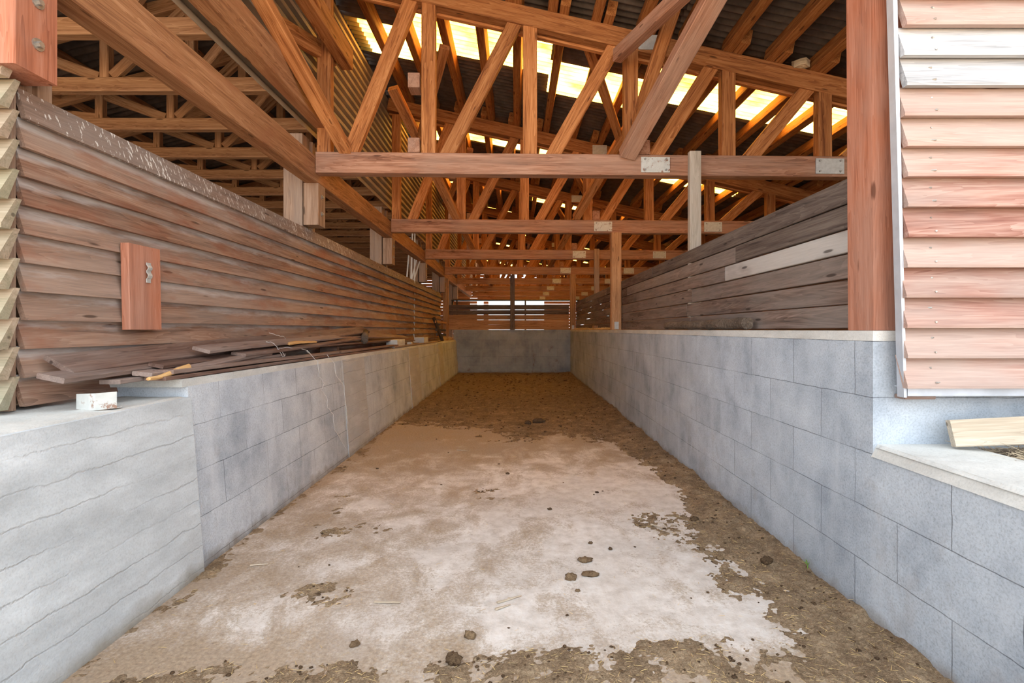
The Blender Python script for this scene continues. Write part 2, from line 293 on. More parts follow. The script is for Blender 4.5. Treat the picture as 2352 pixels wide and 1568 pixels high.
# ---------------------------------------------------------------- mesh builder (z given relative to the camera height)
class MB:
    def __init__(s): s.v = []; s.f = []; s.g = []; s.r = []; s.w = []; s.mi = []
    def add(s, vs, fs, gs=None, rnd=None, wn=None, mi=0):
        o = len(s.v); s.v += [tuple(p) for p in vs]; s.f += [tuple(i + o for i in f) for f in fs]; s.mi += [mi] * len(fs)
        rr = R.random() if rnd is None else rnd
        s.g += [tuple(p) for p in (gs if gs is not None else vs)]; s.r += [rr] * len(vs)
        s.w += (wn if wn is not None else [0.0] * len(vs))
        return s
    def board(s, p0, p1, w, t, up=(0, 0, 1), ch=.006, roll=0.0, segs=1, wob=0.0, taper=1.0, rnd=None, mi=0, cut0=0.0):
        """w = size along up, t = size across; both ends square, edges chamfered"""
        p0 = Vector(p0); p1 = Vector(p1); d = p1 - p0; Ln = d.length; d.normalize(); up = Vector(up)
        if abs(d.dot(up)) > .97: up = Vector((0, 1, 0))
        sd_ = d.cross(up).normalized(); n = sd_.cross(d).normalized()
        if roll:
            q = Matrix.Rotation(roll, 3, d); sd_ = q @ sd_; n = q @ n
        ch = min(ch, w * .2, t * .2)
        off = Vector((R.uniform(0, 40), R.uniform(0, 40), R.uniform(0, 40)))
        vs = []; gs = []; wn = []
        for i in range(segs + 1):
            k = i / segs; a = Ln * k
            dw = math.sin(k * 5.1 + off.x) * wob + (R.uniform(-wob, wob) * .3 if wob else 0); ds = math.sin(k * 3.3 + off.y) * wob * .6
            tp = 1 + (taper - 1) * k
            hw, ht = w / 2 * tp, t / 2 * tp; c = ch
            for (a1, b1) in ((-ht + c, -hw), (ht - c, -hw), (ht, -hw + c), (ht, hw - c), (ht - c, hw), (-ht + c, hw), (-ht, hw - c), (-ht, -hw + c)):
                sh = cut0 * (b1 / hw) if i == 0 else 0
                vs.append(p0 + d * (a + sh) + sd_ * (a1 + ds) + n * (b1 + dw)); gs.append(off + Vector((a, a1, b1))); wn.append(.5 + b1 / w)
        fs = [tuple(range(7, -1, -1)), tuple(range(segs * 8, segs * 8 + 8))]
        for i in range(segs):
            for j in range(8):
                fs.append((i * 8 + j, i * 8 + (j + 1) % 8, i * 8 + 8 + (j + 1) % 8, i * 8 + 8 + j))
        return s.add(vs, fs, gs, rnd, wn, mi)
    def box(s, lo, hi, ch=.006, rnd=None, mi=0):
        lo = Vector(lo); hi = Vector(hi); e = hi - lo; c = (lo + hi) / 2
        ax = max(range(3), key=lambda i: e[i])
        d = Vector((0, 0, 0)); d[ax] = e[ax] / 2
        if ax == 2: return s.board(c - d, c + d, e[1], e[0], (0, 1, 0), ch, rnd=rnd, mi=mi)
        return s.board(c - d, c + d, e[2], e[1] if ax == 0 else e[0], (0, 0, 1), ch, rnd=rnd, mi=mi)
    def hexa(s, b, t, mi=0):
        vs = [Vector(p) for p in b] + [Vector(p) for p in t]
        return s.add(vs, [(3, 2, 1, 0), (4, 5, 6, 7), (0, 1, 5, 4), (1, 2, 6, 5), (2, 3, 7, 6), (3, 0, 4, 7)], mi=mi)
    def tube(s, pts, r, n=8, rr=None, jit=0.0, mi=0):
        pts = [Vector(p) for p in pts]; vs = []
        for i, p in enumerate(pts):
            d = (pts[min(i + 1, len(pts) - 1)] - pts[max(i - 1, 0)]).normalized()
            u = d.cross(Vector((0, 0, 1)) if abs(d.z) < .9 else Vector((1, 0, 0))).normalized(); v = d.cross(u)
            rad = rr[i] if rr else r
            for k in range(n):
                a = 2 * math.pi * k / n; q = rad * (1 + R.uniform(-jit, jit)); vs.append(p + u * math.cos(a) * q + v * math.sin(a) * q)
        fs = [tuple(range(n - 1, -1, -1)), tuple(range((len(pts) - 1) * n, len(pts) * n))]
        for i in range(len(pts) - 1):
            for k in range(n): fs.append((i * n + k, i * n + (k + 1) % n, i * n + n + (k + 1) % n, i * n + n + k))
        return s.add(vs, fs, mi=mi)
    def blob(s, c, r, jit=.25, seg=10, ring=7, seed=None):
        rg = random.Random(seed if seed is not None else R.random()); c = Vector(c); vs = []; fs = []
        ph = [rg.uniform(0, 6.28) for _ in range(6)]
        def rad(t, a): return 1 + jit * (math.sin(2 * a + ph[0]) * .4 + math.sin(3 * a + 4 * t + ph[1]) * .4 + math.sin(5 * a - 3 * t + ph[2]) * .3 + math.sin(7 * t + ph[3]) * .3)
        vs.append(c + Vector((0, 0, r[2])))
        for i in range(1, ring):
            t = math.pi * i / ring
            for k in range(seg):
                a = 2 * math.pi * k / seg; q = rad(t, a) * (1 + rg.uniform(-.08, .08))
                vs.append(c + Vector((r[0] * math.sin(t) * math.cos(a) * q, r[1] * math.sin(t) * math.sin(a) * q, r[2] * math.cos(t) * q)))
        vs.append(c - Vector((0, 0, r[2])))
        for k in range(seg): fs.append((0, 1 + k, 1 + (k + 1) % seg))
        for i in range(ring - 2):
            for k in range(seg):
                a = 1 + i * seg; fs.append((a + k, a + seg + k, a + seg + (k + 1) % seg, a + (k + 1) % seg))
        e = len(vs) - 1; a = 1 + (ring - 2) * seg
        for k in range(seg): fs.append((e, a + (k + 1) % seg, a + k))
        return s.add(vs, fs)
    def build(s, name, mat, parent=None, smooth=False, origin=None):
        a = np.array(s.v, float)
        a[:, 2] += H
        lo, hi = a.min(0), a.max(0)
        o = np.array(origin, float) + np.array([0, 0, H]) if origin is not None else np.array([(lo[0] + hi[0]) / 2, (lo[1] + hi[1]) / 2, lo[2]])
        me = bpy.data.meshes.new(name); me.from_pydata((a - o).tolist(), [], s.f)
        at = me.attributes.new('gr', 'FLOAT_VECTOR', 'POINT'); at.data.foreach_set('vector', np.array(s.g, float).ravel())
        at = me.attributes.new('rnd', 'FLOAT', 'POINT'); at.data.foreach_set('value', np.array(s.r, float))
        at = me.attributes.new('wn', 'FLOAT', 'POINT'); at.data.foreach_set('value', np.array(s.w, float))
        for mm in (mat if isinstance(mat, list) else [mat]): me.materials.append(M[mm] if isinstance(mm, str) else mm)
        if isinstance(mat, list): me.polygons.foreach_set('material_index', s.mi)
        if smooth: me.polygons.foreach_set('use_smooth', [True] * len(me.polygons))
        me.update()
        ob = bpy.data.objects.new(name, me); C.objects.link(ob)
        ob.location = Vector(o)
        if parent is not None:
            q = parent; base = Vector((0, 0, 0))
            while q is not None: base += q.location; q = q.parent
            ob.parent = parent; ob.location = Vector(o) - base
        return ob
def tag(o, label, cat, group=None, kind=None):
    o['label'] = label; o['category'] = cat
    if group: o['group'] = group
    if kind: o['kind'] = kind
    return o
def struct(o): o['kind'] = 'structure'; return o
def thing(name, label, cat, loc, group=None):
    o = bpy.data.objects.new(name, None); C.objects.link(o); o.empty_display_size = .1
    o.location = (loc[0], loc[1], loc[2] + H); return tag(o, label, cat, group)
def copy_tree(o, parent=None):
    c = o.copy(); C.objects.link(c); c.parent = parent
    for ch in [k for k in bpy.data.objects if k.parent == o]: copy_tree(ch, c)
    return c
ORD = ['first', 'second', 'third', 'fourth', 'fifth', 'sixth', 'seventh', 'eighth', 'ninth', 'tenth', 'eleventh', 'twelfth',
       'thirteenth', 'fourteenth', 'fifteenth', 'sixteenth', 'seventeenth', 'eighteenth', 'nineteenth', 'twentieth', 'twenty-first', 'twenty-second']
def at(px, py, Y): return Vector(((px - 1184) / F * Y, Y, (757 - py) / F * Y))

# numpy fractal value noise
def vnoise(x, y, seed):
    xi = np.floor(x).astype(np.int64); yi = np.floor(y).astype(np.int64); xf = x - xi; yf = y - yi
    u = xf * xf * (3 - 2 * xf); v = yf * yf * (3 - 2 * yf)
    def h(a, b):
        n = (a * 374761393 + b * 668265263 + seed * 1442695041) & 0xffffffff
        n = ((n ^ (n >> 13)) * 1274126177) & 0xffffffff
        return ((n ^ (n >> 16)) & 0xffff) / 65535.0
    return (h(xi, yi) * (1 - u) + h(xi + 1, yi) * u) * (1 - v) + (h(xi, yi + 1) * (1 - u) + h(xi + 1, yi + 1) * u) * v
def fbm(x, y, sc_, seed, oct_=5, rough=.55):
    t = 0; a = 1; s = 0
    for i in range(oct_):
        t = t + a * vnoise(x * sc_, y * sc_, seed + i * 17); s += a; a *= rough; sc_ = sc_ * 2.03
    return t / s

# ================================================================ SETTING
fl = MB(); fl.hexa([(-1.75, -3, -H - .3), (1.7, -3, -H - .3), (1.7, 14.6, -H - .3), (-1.75, 14.6, -H - .3)], [(-1.75, -3, -H), (1.7, -3, -H), (1.7, 14.6, -H), (-1.75, 14.6, -H)])
struct(fl.build('floor', 'floor'))
g = MB(); g.hexa([(-30, -30, -H - .4), (30, -30, -H - .4), (30, 60, -H - .4), (-30, 60, -H - .4)], [(-30, -30, -H - .02), (30, -30, -H - .02), (30, 60, -H - .02), (-30, 60, -H - .02)])
struct(g.build('floor_yard', 'earth'))
# left block wall with a slight batter, then the cast wing wall in front of it
LW = -.27
def wall_prism(y0, y1, x0b, x0t, x1, zt0, zt1=None):
    zt1 = zt0 if zt1 is None else zt1
    m = MB(); b = [(x1, y0, -H - .1), (x0b, y0, -H - .1), (x0b, y1, -H - .1), (x1, y1, -H - .1)]
    t = [(x1, y0, zt0), (x0t, y0, zt0), (x0t, y1, zt1), (x1, y1, zt1)]
    return m.hexa(b, t)
struct(wall_prism(2.60, 14.45, -1.69, -1.765, -2.42, -.305, -.335).build('wall_left', 'block_l'))
cp = MB(); cp.hexa([(-2.42, 2.56, -.305), (-1.765, 2.56, -.305), (-1.785, 14.45, -.335), (-2.42, 14.45, -.335)], [(-2.42, 2.56, -.262), (-1.77, 2.56, -.262), (-1.79, 14.45, -.30), (-2.42, 14.45, -.30)])
struct(cp.build('trim_1', 'castcap'))
struct(wall_prism(-1.0, 2.60, -1.665, -1.745, -3.4, -.362).build('wall_left_wing', 'cast'))
# rough crust on top of wing wall
def crust(name, xs, ys, z, amp, mat, seed, nx=40, ny=60):
    X, Yv = np.meshgrid(np.linspace(xs[0], xs[1], nx), np.linspace(ys[0], ys[1], ny))
    Z = z + amp * (fbm(X, Yv, 9, seed) - .35); Z[:, 0] = z - .01; Z[:, -1] = z - .02; Z[0] = z - .02; Z[-1] = z - .01
    vs = np.stack([X, Yv, Z], -1).reshape(-1, 3).tolist()
    fs = [(j * nx + i, j * nx + i + 1, (j + 1) * nx + i + 1, (j + 1) * nx + i) for j in range(ny - 1) for i in range(nx - 1)]
    m = MB(); m.add(vs, fs); return m.build(name, mat, smooth=True)
struct(crust('trim_2', (-3.39, -1.748), (-.99, 2.585), -.358, .022, 'castcap', 3, 70, 120))
# cast pillars in the block wall, flush but for a few millimetres
k = 3
for y0, y1 in ((4.92, 5.62), (7.95, 8.75), (10.95, 11.6)):
    p = MB(); p.hexa([(-1.80, y0, -H), (-1.6885, y0, -H), (-1.6885, y1, -H), (-1.80, y1, -H)], [(-1.80, y0, -.31), (-1.7635, y0, -.31), (-1.7635, y1, -.31), (-1.80, y1, -.31)])
    struct(p.build('trim_%d' % k, 'pillar')); k += 1
# right block wall and its wing
rw = MB(); rw.hexa([(1.58, 2.136, -H - .1), (2.3, 2.136, -H - .1), (2.3, 14.45, -H - .1), (1.63, 14.45, -H - .1)], [(1.58, 2.136, -.05), (2.3, 2.136, -.05), (2.3, 14.45, -.05), (1.63, 14.45, -.05)])
struct(rw.build('wall_right', 'block_r'))
rc = MB(); rc.hexa([(1.578, 2.134, -.05), (2.3, 2.134, -.05), (2.3, 14.45, -.05), (1.628, 14.45, -.05)], [(1.583, 2.139, -.004), (2.3, 2.139, -.004), (2.3, 14.45, -.004), (1.633, 14.45, -.004)])
struct(rc.build('trim_%d' % k, 'castcap')); k += 1
ww = MB(); ww.hexa([(1.58, -1, -H - .1), (1.965, -1, -H - .1), (1.965, 2.136, -H - .1), (1.58, 2.136, -H - .1)], [(1.58, -1, -.56), (1.965, -1, -.56), (1.965, 2.136, -.56), (1.58, 2.136, -.56)])
struct(ww.build('wall_right_wing', 'block_r'))
wc = MB(); wc.hexa([(1.572, -1, -.56), (1.965, -1, -.56), (1.965, 2.136, -.56), (1.572, 2.136, -.56)], [(1.60, -1, -.505), (1.965, -1, -.505), (1.965, 2.136, -.505), (1.60, 2.136, -.505)])
struct(wc.build('trim_%d' % k, 'castcap')); k += 1
struct(crust('trim_%d' % k, (1.585, 1.96), (-.99, 2.13), -.508, .02, 'castcap', 9, 30, 140)); k += 1
fb = MB(); fb.hexa([(2.3, 2.14, -H), (7.4, 2.14, -H), (7.4, 2.4, -H), (2.3, 2.4, -H)], [(2.3, 2.14, -.2), (7.4, 2.14, -.2), (7.4, 2.4, -.2), (2.3, 2.4, -.2)])
struct(fb.build('wall_front', 'block_f'))
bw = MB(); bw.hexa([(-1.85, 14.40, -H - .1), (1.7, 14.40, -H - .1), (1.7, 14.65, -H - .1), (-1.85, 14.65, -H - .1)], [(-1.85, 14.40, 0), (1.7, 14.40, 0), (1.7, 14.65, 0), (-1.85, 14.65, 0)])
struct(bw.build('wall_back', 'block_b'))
# earth bank beyond the right wing wall
X, Yv = np.meshgrid(np.linspace(1.96, 6, 50), np.linspace(-1, 2.14, 50)); Z = -.55 + .05 * fbm(X, Yv, 4, 5) + .02 * (X - 1.96)
eb = MB(); eb.add(np.stack([X, Yv, Z], -1).reshape(-1, 3).tolist(), [(j * 50 + i, j * 50 + i + 1, j * 50 + 51 + i, j * 50 + 50 + i) for j in range(49) for i in range(49)])
struct(eb.build('floor_bank', 'earth', smooth=True))
# dark ground inside the hall on the left
hf = MB(); hf.hexa([(-8, 2.1, -H - .3), (-2.42, 2.1, -H - .3), (-2.42, 32, -H - .3), (-8, 32, -H - .3)], [(-8, 2.1, -H + .02), (-2.42, 2.1, -H + .02), (-2.42, 32, -H + .02), (-8, 32, -H + .02)])
struct(hf.build('floor_hall', 'earth'))

# ---------------------------------------------------------------- roof
RZ = lambda x: 3.53 - .2096 * x          # underside of the right roof sheets
LZ = lambda x: 3.97 + .25 * (x + 2.2)    # underside of the left hall roof
YS0, YS1 = 1.3, 30.0
def corr_y(x0, x1, y0, y1, zf, per=.095, amp=.026, th=.008, solid=True, phase=0.0, nxs=1):
    """sheet with waves running down the slope"""
    n = max(4, int((y1 - y0) / per * 7)); ys = np.linspace(y0, y1, n + 1)
    m = MB(); vs = []; cols = nxs + 1
    xs = np.linspace(x0, x1, cols)
    layers = (0, th) if solid else (0,)
    for l in layers:
        for y in ys:
            for x in xs: vs.append((x, y, zf(x) + amp * (1 + math.cos(2 * math.pi * y / per)) + l))
    fs = []; NL = (n + 1) * cols
    for li in range(len(layers)):
        for j in range(n):
            for i in range(nxs):
                a = li * NL + j * cols + i; q = (a, a + cols, a + cols + 1, a + 1); fs.append(q if li == 0 else q[::-1])
    if solid:
        for j in range(n):
            for i in (0, cols - 1):
                a = j * cols + i; q = (a, a + cols, a + cols + NL, a + NL); fs.append(q[::-1] if i == 0 else q)
        for i in range(nxs):
            for j in (0, n):
                a = j * cols + i; q = (a, a + 1, a + 1 + NL, a + NL); fs.append(q if j == 0 else q[::-1])
    m.add(vs, fs); return m
rc_ = MB(); rc_.board((-2.18, 1.3, 4.075), (-2.18, 30, 4.075), .03, .34); struct(rc_.build('trim_%d' % (k + 1), 'asbestos')); k += 1
# opaque sheets between the skylight strips, per run along the slope
runs = [(-2.2, -1.35, 6.15, .75), (-1.35, .45, 5.75, .78), (.45, 1.7, 6.2, .80), (1.7, 6.4, 5.87, .76)]
SK = []
rn = 0
for (x0, x1, ys_, wd) in runs:
    cuts = [(ys_ + 2.97 * i, ys_ + 2.97 * i + wd) for i in range(8)]
    y = YS0
    for (a, b_) in cuts + [(YS1, YS1)]:
        if a - y > .05:
            o = corr_y(x0, x1, y, a, RZ).build('ceiling', 'asbestos', smooth=True); struct(o)
        y = b_
    for i, (a, b_) in enumerate(cuts): SK.append((x0, min(x1, 4.3), a, b_, i))
    if x1 > 4.3:
        for (a, b_) in cuts: struct(corr_y(4.3, x1, a, b_, RZ).build('ceiling', 'asbestos', smooth=True))
pos_names = ['at the corrugated partition', 'left of the middle', 'right of the middle', 'towards the right eaves']
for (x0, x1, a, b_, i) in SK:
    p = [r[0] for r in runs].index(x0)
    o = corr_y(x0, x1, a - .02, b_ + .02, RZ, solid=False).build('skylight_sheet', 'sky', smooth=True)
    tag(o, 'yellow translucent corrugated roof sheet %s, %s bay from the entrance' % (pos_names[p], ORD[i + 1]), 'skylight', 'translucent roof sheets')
struct(corr_y(-7.9, -2.2, YS0, YS1, LZ, per=.12).build('ceiling_hall', 'asbestos', smooth=True))

# corrugated partition below the ridge, ribs running lengthwise
m = MB(); prof = []; z = 2.06; per = .118
while z < 3.93:
    for dz, dx in ((0, 0), (.045, 0), (.052, -.055), (.108, -.055)): prof.append((-2.145 + dx, z + dz))
    z += per
vs = []; n = len(prof)
for x, z in prof: vs += [(x, 2.0, z), (x, 29.9, z)]
for x, z in prof: vs += [(x - .006, 2.0, z), (x - .006, 29.9, z)]
fs = []
for i in range(n - 1):
    fs.append((2 * i, 2 * i + 1, 2 * i + 3, 2 * i + 2)); b0 = 2 * n; fs.append((b0 + 2 * i + 2, b0 + 2 * i + 3, b0 + 2 * i + 1, b0 + 2 * i))
    fs.append((2 * i, 2 * i + 2, b0 + 2 * i + 2, b0 + 2 * i))
fs.append((0, 2 * n, 2 * n + 1, 1))
m.add(vs, fs)
tag(m.build('corrugated_partition', 'tan_sheet'), 'tan corrugated sheet partition hanging below the ridge with lengthwise ribs', 'partition')

# ---------------------------------------------------------------- main trusses
TY = [2.0 + 3 * i for i in range(0, 9)]     # 2, 5, ... 26
def box_bolts(par, cx, y, cz, dx=.11, dz=.055, r=.011, nx=2):
    for i in range(nx):
        for j in range(2):
            p = Vector((cx - dx + 2 * dx * i / (nx - 1), y, cz - dz + 2 * dz * j)); MB().tube([p, p - Vector((0, .012, 0))], r, 8).build('bolt', 'bolt', par)
def make_truss(Y, label):
    t = thing('roof_truss', label, 'truss', (0, Y, 1.6), 'main roof trusses of the stall aisle')
    yf = Y + .06
    sk = .0
    MB().board((-2.045, yf, 1.715), (5.9, yf, 1.715), .215, .13, rnd=.5).build('bottom_chord', 'chord', t)
    tc = lambda x: 3.177 - .2096 * x
    MB().board((-2.10, yf, tc(-2.10) + .10), (6.1, yf, tc(6.1) + .10), .20, .12).build('top_chord', 'truss', t)
    MB().board((-2.10, yf + .10, tc(-2.10) + .06), (6.1, yf + .10, tc(6.1) + .06), .16, .06).build('top_chord', 'truss', t)
    for x in (-.90, .153, 1.21, 2.24, 3.27, 4.3):
        MB().board((x, yf, 1.822), (x, yf, tc(x) + .03), .10, .145, (0, 1, 0)).build('vertical_strut', 'truss', t)
    MB().board((-1.97, yf, 1.822), (-1.97, yf, 3.55), .10, .14, (0, 1, 0)).build('vertical_strut', 'truss', t)
    for a, b_ in ((-1.72, -1.08), (-.72, .0), (.38, 1.05), (1.455, 2.07), (2.47, 3.10), (3.5, 4.12)):
        MB().board((a, yf + .005, 1.80), (b_, yf + .005, tc(b_) + .03), .145, .09, (1, 0, 0)).build('diagonal_strut', 'truss', t)
    for x in (1.455, 3.30):
        p = MB().box((x - .15, yf - .077, 1.635), (x + .15, yf - .065, 1.795), .001).build('nail_plate', 'zinc_rust' if x < 2 else 'zinc', t)
        box_bolts(p, x, yf - .077, 1.715, nx=2)
    MB().box((1.28, yf - .072, tc(1.4) + .03), (1.52, yf - .060, tc(1.4) + .18), .001).build('nail_plate', 'zinc', t)
    for x, z0 in ((-1.05, 1.83), (-1.05, 2.50), (1.345, 1.83)):
        MB().box((x - .06, yf - .05, z0), (x + .06, yf + .12, z0 + .15), .005).build('tie_block', 'chord', t)
    t.rotation_euler.z = .025
    return t
tw = {1: 'nearest roof truss inside the entrance, weathered reddish chord with a rust-spotted plate'}
t1 = make_truss(5.0, tw[1])
for i, Y in enumerate(TY):
    if Y == 5.0 or Y < 4: continue
    c = copy_tree(t1); c.location.y = Y
    c['label'] = '%s roof truss from the entrance, orange-brown timber' % ORD[i - 1]
# the truss over the entrance is out of frame but for its bracing; its braces run back to the first truss
def single(name, label, cat, parts, group=None):
    mb = MB()
    for p in parts: mb.board(*p[:4], **(p[4] if len(p) > 4 else {}))
    return mb, label, cat, group
def beam(name, label, cat, p0, p1, w_, t_, mat, group=None, **kw):
    return tag(MB().board(p0, p1, w_, t_, **kw).build(name, mat), label, cat, group)

def ext(a, b, k): return b + (b - a) * k
# longitudinal beam on brackets, left of the aisle
beam('longitudinal_beam', 'long orange-brown beam running the length of the aisle above the left siding', 'beam', (-2.12, 1.0, 1.655), (-2.12, 22.6, 1.655), .26, .14, 'beam')
beam('upper_beam', 'heavy brown beam along the foot of the corrugated partition, in front of the first truss', 'beam', (-2.0, 1.6, 2.20), (-2.0, 4.98, 2.20), .26, .13, 'beam')
beam('ridge_beam', 'bright orange beam end high beside the partition, cut off at the first truss', 'beam', (-1.83, 1.6, 2.93), (-1.83, 5.25, 2.93), .22, .13, 'truss')
beam('knee_brace', 'two-faced brace falling to the left heel of the first truss', 'brace', at(797, 350, 5.0), ext(at(797, 350, 5.0), at(585, -30, 3.6), .8), .12, .10, 'truss', 'braces meeting the first truss', up=(1, 0, 0))
beam('knee_brace', 'broad greyish brace rising from the first truss chord towards the camera, right of the middle', 'brace', at(1440, 356, 5.02), ext(at(1440, 356, 5.02), at(1660, -40, 3.75), .3), .17, .12, 'chord', 'braces meeting the first truss', up=(1, 0, 0))
beam('tie_brace', 'orange flat brace crossing behind the knee brace beside the partition', 'brace', at(500, -25, 3.8), at(765, 133, 5.2), .17, .07, 'truss', 'braces meeting the first truss')
beam('tie_brace', 'brace running up from the top of the third strut to the upper edge', 'brace', at(1418, 128, 4.92), ext(at(1418, 128, 4.92), at(1570, -15, 3.9), .2), .13, .10, 'chord', 'braces meeting the first truss')
beam('tie_brace', 'thin brown brace just left of the broad greyish brace', 'brace', at(1440, 350, 5.3), at(1560, -20, 4.3), .12, .08, 'truss', 'braces meeting the first truss', up=(1, 0, 0))
beam('tie_brace', 'narrow brace beside the cut orange beam end near the partition', 'brace', at(776, 130, 5.3), at(700, -30, 4.1), .12, .08, 'truss', 'braces meeting the first truss', up=(1, 0, 0))
for i in range(1, 6):
    Y = TY[i + 1]
    for s_, x0, x1 in (('left', -.97, -1.55), ('right', 1.0, 1.7)):
        beam('wind_brace', 'slanting wind brace, %s side, landing on the %s truss from the entrance' % (s_, ORD[i]), 'brace', (x0, Y - .06, 1.85), (x1, Y - 1.9, 3.05), .13, .09, 'truss', 'wind braces between the trusses', up=(1, 0, 0))
        if i < 4: beam('wind_brace', 'short crossing brace, %s side, behind the %s truss from the entrance' % (s_, ORD[i - 1]), 'brace', (x0 * .8, TY[i] + .3, 3.1), (x1 * .9, TY[i] + 1.9, 2.6), .11, .06, 'truss', 'wind braces between the trusses', up=(1, 0, 0))

# purlins, bay by bay, lapping over each truss
pr = MB().board((0, 0, 0), (0, 3.25, 0), .15, .10).build('purlin', 'purlin', origin=(0, 0, 0))
first = True
for bi in range(0, 9):
    y0 = TY[bi] - .12
    for j in range(17):
        x = -1.86 + .455 * j + (.09 if bi % 2 else 0) + R.uniform(-.02, .02)
        o = pr if first else pr.copy()
        if not first: C.objects.link(o)
        first = False
        o.location = (x, y0, H + 3.177 - .2096 * x + .275); o.rotation_euler = (0, math.atan(.2096), 0)
        tag(o, '%s purlin from the partition, bay %s the %s truss' % (ORD[j], 'before' if bi == 0 else 'behind', ORD[max(bi - 1, 0)]), 'purlin', 'purlins under the dark roof sheets')

# posts with bracket blocks under the longitudinal beam
for i, Y in enumerate(TY[:6]):
    near = i == 0
    desc = ['red stained double post at the very front left with two big bolts', 'pale double post and bracket block at the left end of the first truss'][i] if i < 2 else 'pale double post with bracket block at the left end of the %s truss' % ORD[i - 1]
    t = thing('post', desc, 'post', (-2.3, Y + .13, -.3), 'posts carrying the left longitudinal beam')
    mat = 'post_red' if near else 'post_grey'
    pm = MB().board((-2.325, Y + (.19 if near else .13), -.30 if not near else -.33), (-2.325, Y + (.19 if near else .13), 2.05 if not near else 1.50), .17, .20, (0, 1, 0)).build('upright', 'post_grey', t)
    MB().board((-2.24, Y + .26, .9), (-2.24, Y + .26, 2.03), .07, .09, (0, 1, 0)).build('side_strip', 'post_grey', t)
    dy = -.02 if near else 0.02
    b_ = MB().board((-2.125, Y + .09 + dy, 1.09), (-2.125, Y + .09 + dy, 1.523), .19, .155, (0, 1, 0)).build('bracket_block', mat, t)
    for zz in (1.22, 1.40):
        bm = MB(); p = Vector((-2.047, Y + .09 + dy, zz)); bm.tube([p - Vector((.0, 0, 0)), p + Vector((.006, 0, 0))], .026, 12); bm.tube([p, p + Vector((.02, 0, 0))], .013, 6)
        bm.build('bolt', 'bolt', b_)

# right corner post and posts on the right wall
t = thing('corner_post', 'massive red-stained square post on the right wall at the entrance', 'post', (1.69, 2.24, 0))
m = MB(); m.hexa([(1.6, 2.16, -.003), (1.83, 2.16, -.003), (1.83, 2.325, -.003), (1.6, 2.325, -.003)], [(1.583, 2.155, 2.6), (1.83, 2.155, 2.6), (1.83, 2.32, 2.6), (1.583, 2.32, 2.6)])
m.g = [(p[2], p[0] + 3, p[1] + 5) for p in m.v]; m.build('upright', 'post_red', t)
bm = MB(); bm.tube([(1.72, 2.158, .33), (1.72, 2.150, .33)], .012, 8); bm.build('bolt', 'bolt', t)
for x, Y, z1, lab in ((1.66, 8.0, 1.60, 'pale brown post on the right wall reaching the second truss'), (1.66, 14.0, 1.60, 'orange-brown post where the right wall meets the end wall')):
    t = thing('wall_post', lab, 'post', (x, Y, 0), 'posts on the right wall')
    MB().board((x, Y, 0), (x, Y, z1), .12, .165, (0, 1, 0)).build('upright', 'gate', t)
    MB().box((x - .035, Y - .069, .01), (x + .035, Y - .061, .13), .001).build('post_shoe', 'zinc', t)
for x, Y, z0, z1, lab in ((1.815, 4.90, -.0, 1.80, 'bleached grey upright nailed to the first truss behind the plank wall'), (1.83, 10.9, 0, 1.82, 'grey-brown upright at the third truss behind the plank wall')):
    beam('upright', lab, 'post', (x, Y, z0), (x, Y, z1), .07, .115, 'post_pale' if Y < 6 else 'post_grey', 'uprights behind the plank wall', up=(0, 1, 0))

# ---------------------------------------------------------------- left hall trusses
hp = [3.25 + 1.0 * i for i in range(22)]
def hall_truss(Y, label):
    t = thing('hall_truss', label, 'truss', (-4.8, Y, 2.57), 'light trusses of the hall on the left')
    MB().board((-7.4, Y, 2.645), (-2.22, Y, 2.645), .15, .10).build('bottom_chord', 'hall', t)
    tz = lambda x: 3.05 + .25 * (x + 5.57)
    MB().board((-7.5, Y, tz(-7.5) - .02), (-2.24, Y, tz(-2.24) + .02), .14, .08).build('top_chord', 'hall', t)
    for x in (-2.6, -3.52, -4.44, -5.36, -6.2):
        MB().board((x, Y, 2.72), (x, Y, tz(x) - .03), .08, .10, (0, 1, 0)).build('vertical_strut', 'hall', t)
    for a, b_ in ((-5.36, -4.52), (-4.44, -3.6), (-6.2, -5.42)):
        MB().board((a + .05, Y + .01, tz(a) - .08), (b_, Y + .01, 2.74), .11, .06).build('diagonal_strut', 'hall', t)
    for a, b_ in ((-4.36, -3.60), (-3.46, -2.7)):
        MB().board((a, Y - .01, 2.74), (b_, Y - .01, tz(b_) - .10), .11, .06).build('diagonal_strut', 'hall', t)
    return t
h0 = hall_truss(hp[0], 'light hall truss nearest the entrance, seen above the left siding')
for i, Y in enumerate(hp[1:]):
    c = copy_tree(h0); c.location.y = Y; c['label'] = '%s light hall truss from the entrance, above the left siding' % ORD[i + 1 if i + 1 < 22 else 21]
for j in range(8):
    x = -7.1 + .62 * j
    beam('hall_purlin', '%s thin purlin of the left hall counted from its outer eaves' % ORD[j], 'purlin', (x, 1.5, LZ(x) - .045), (x, 29.8, LZ(x) - .045), .09, .05, 'hall', 'thin purlins of the left hall')

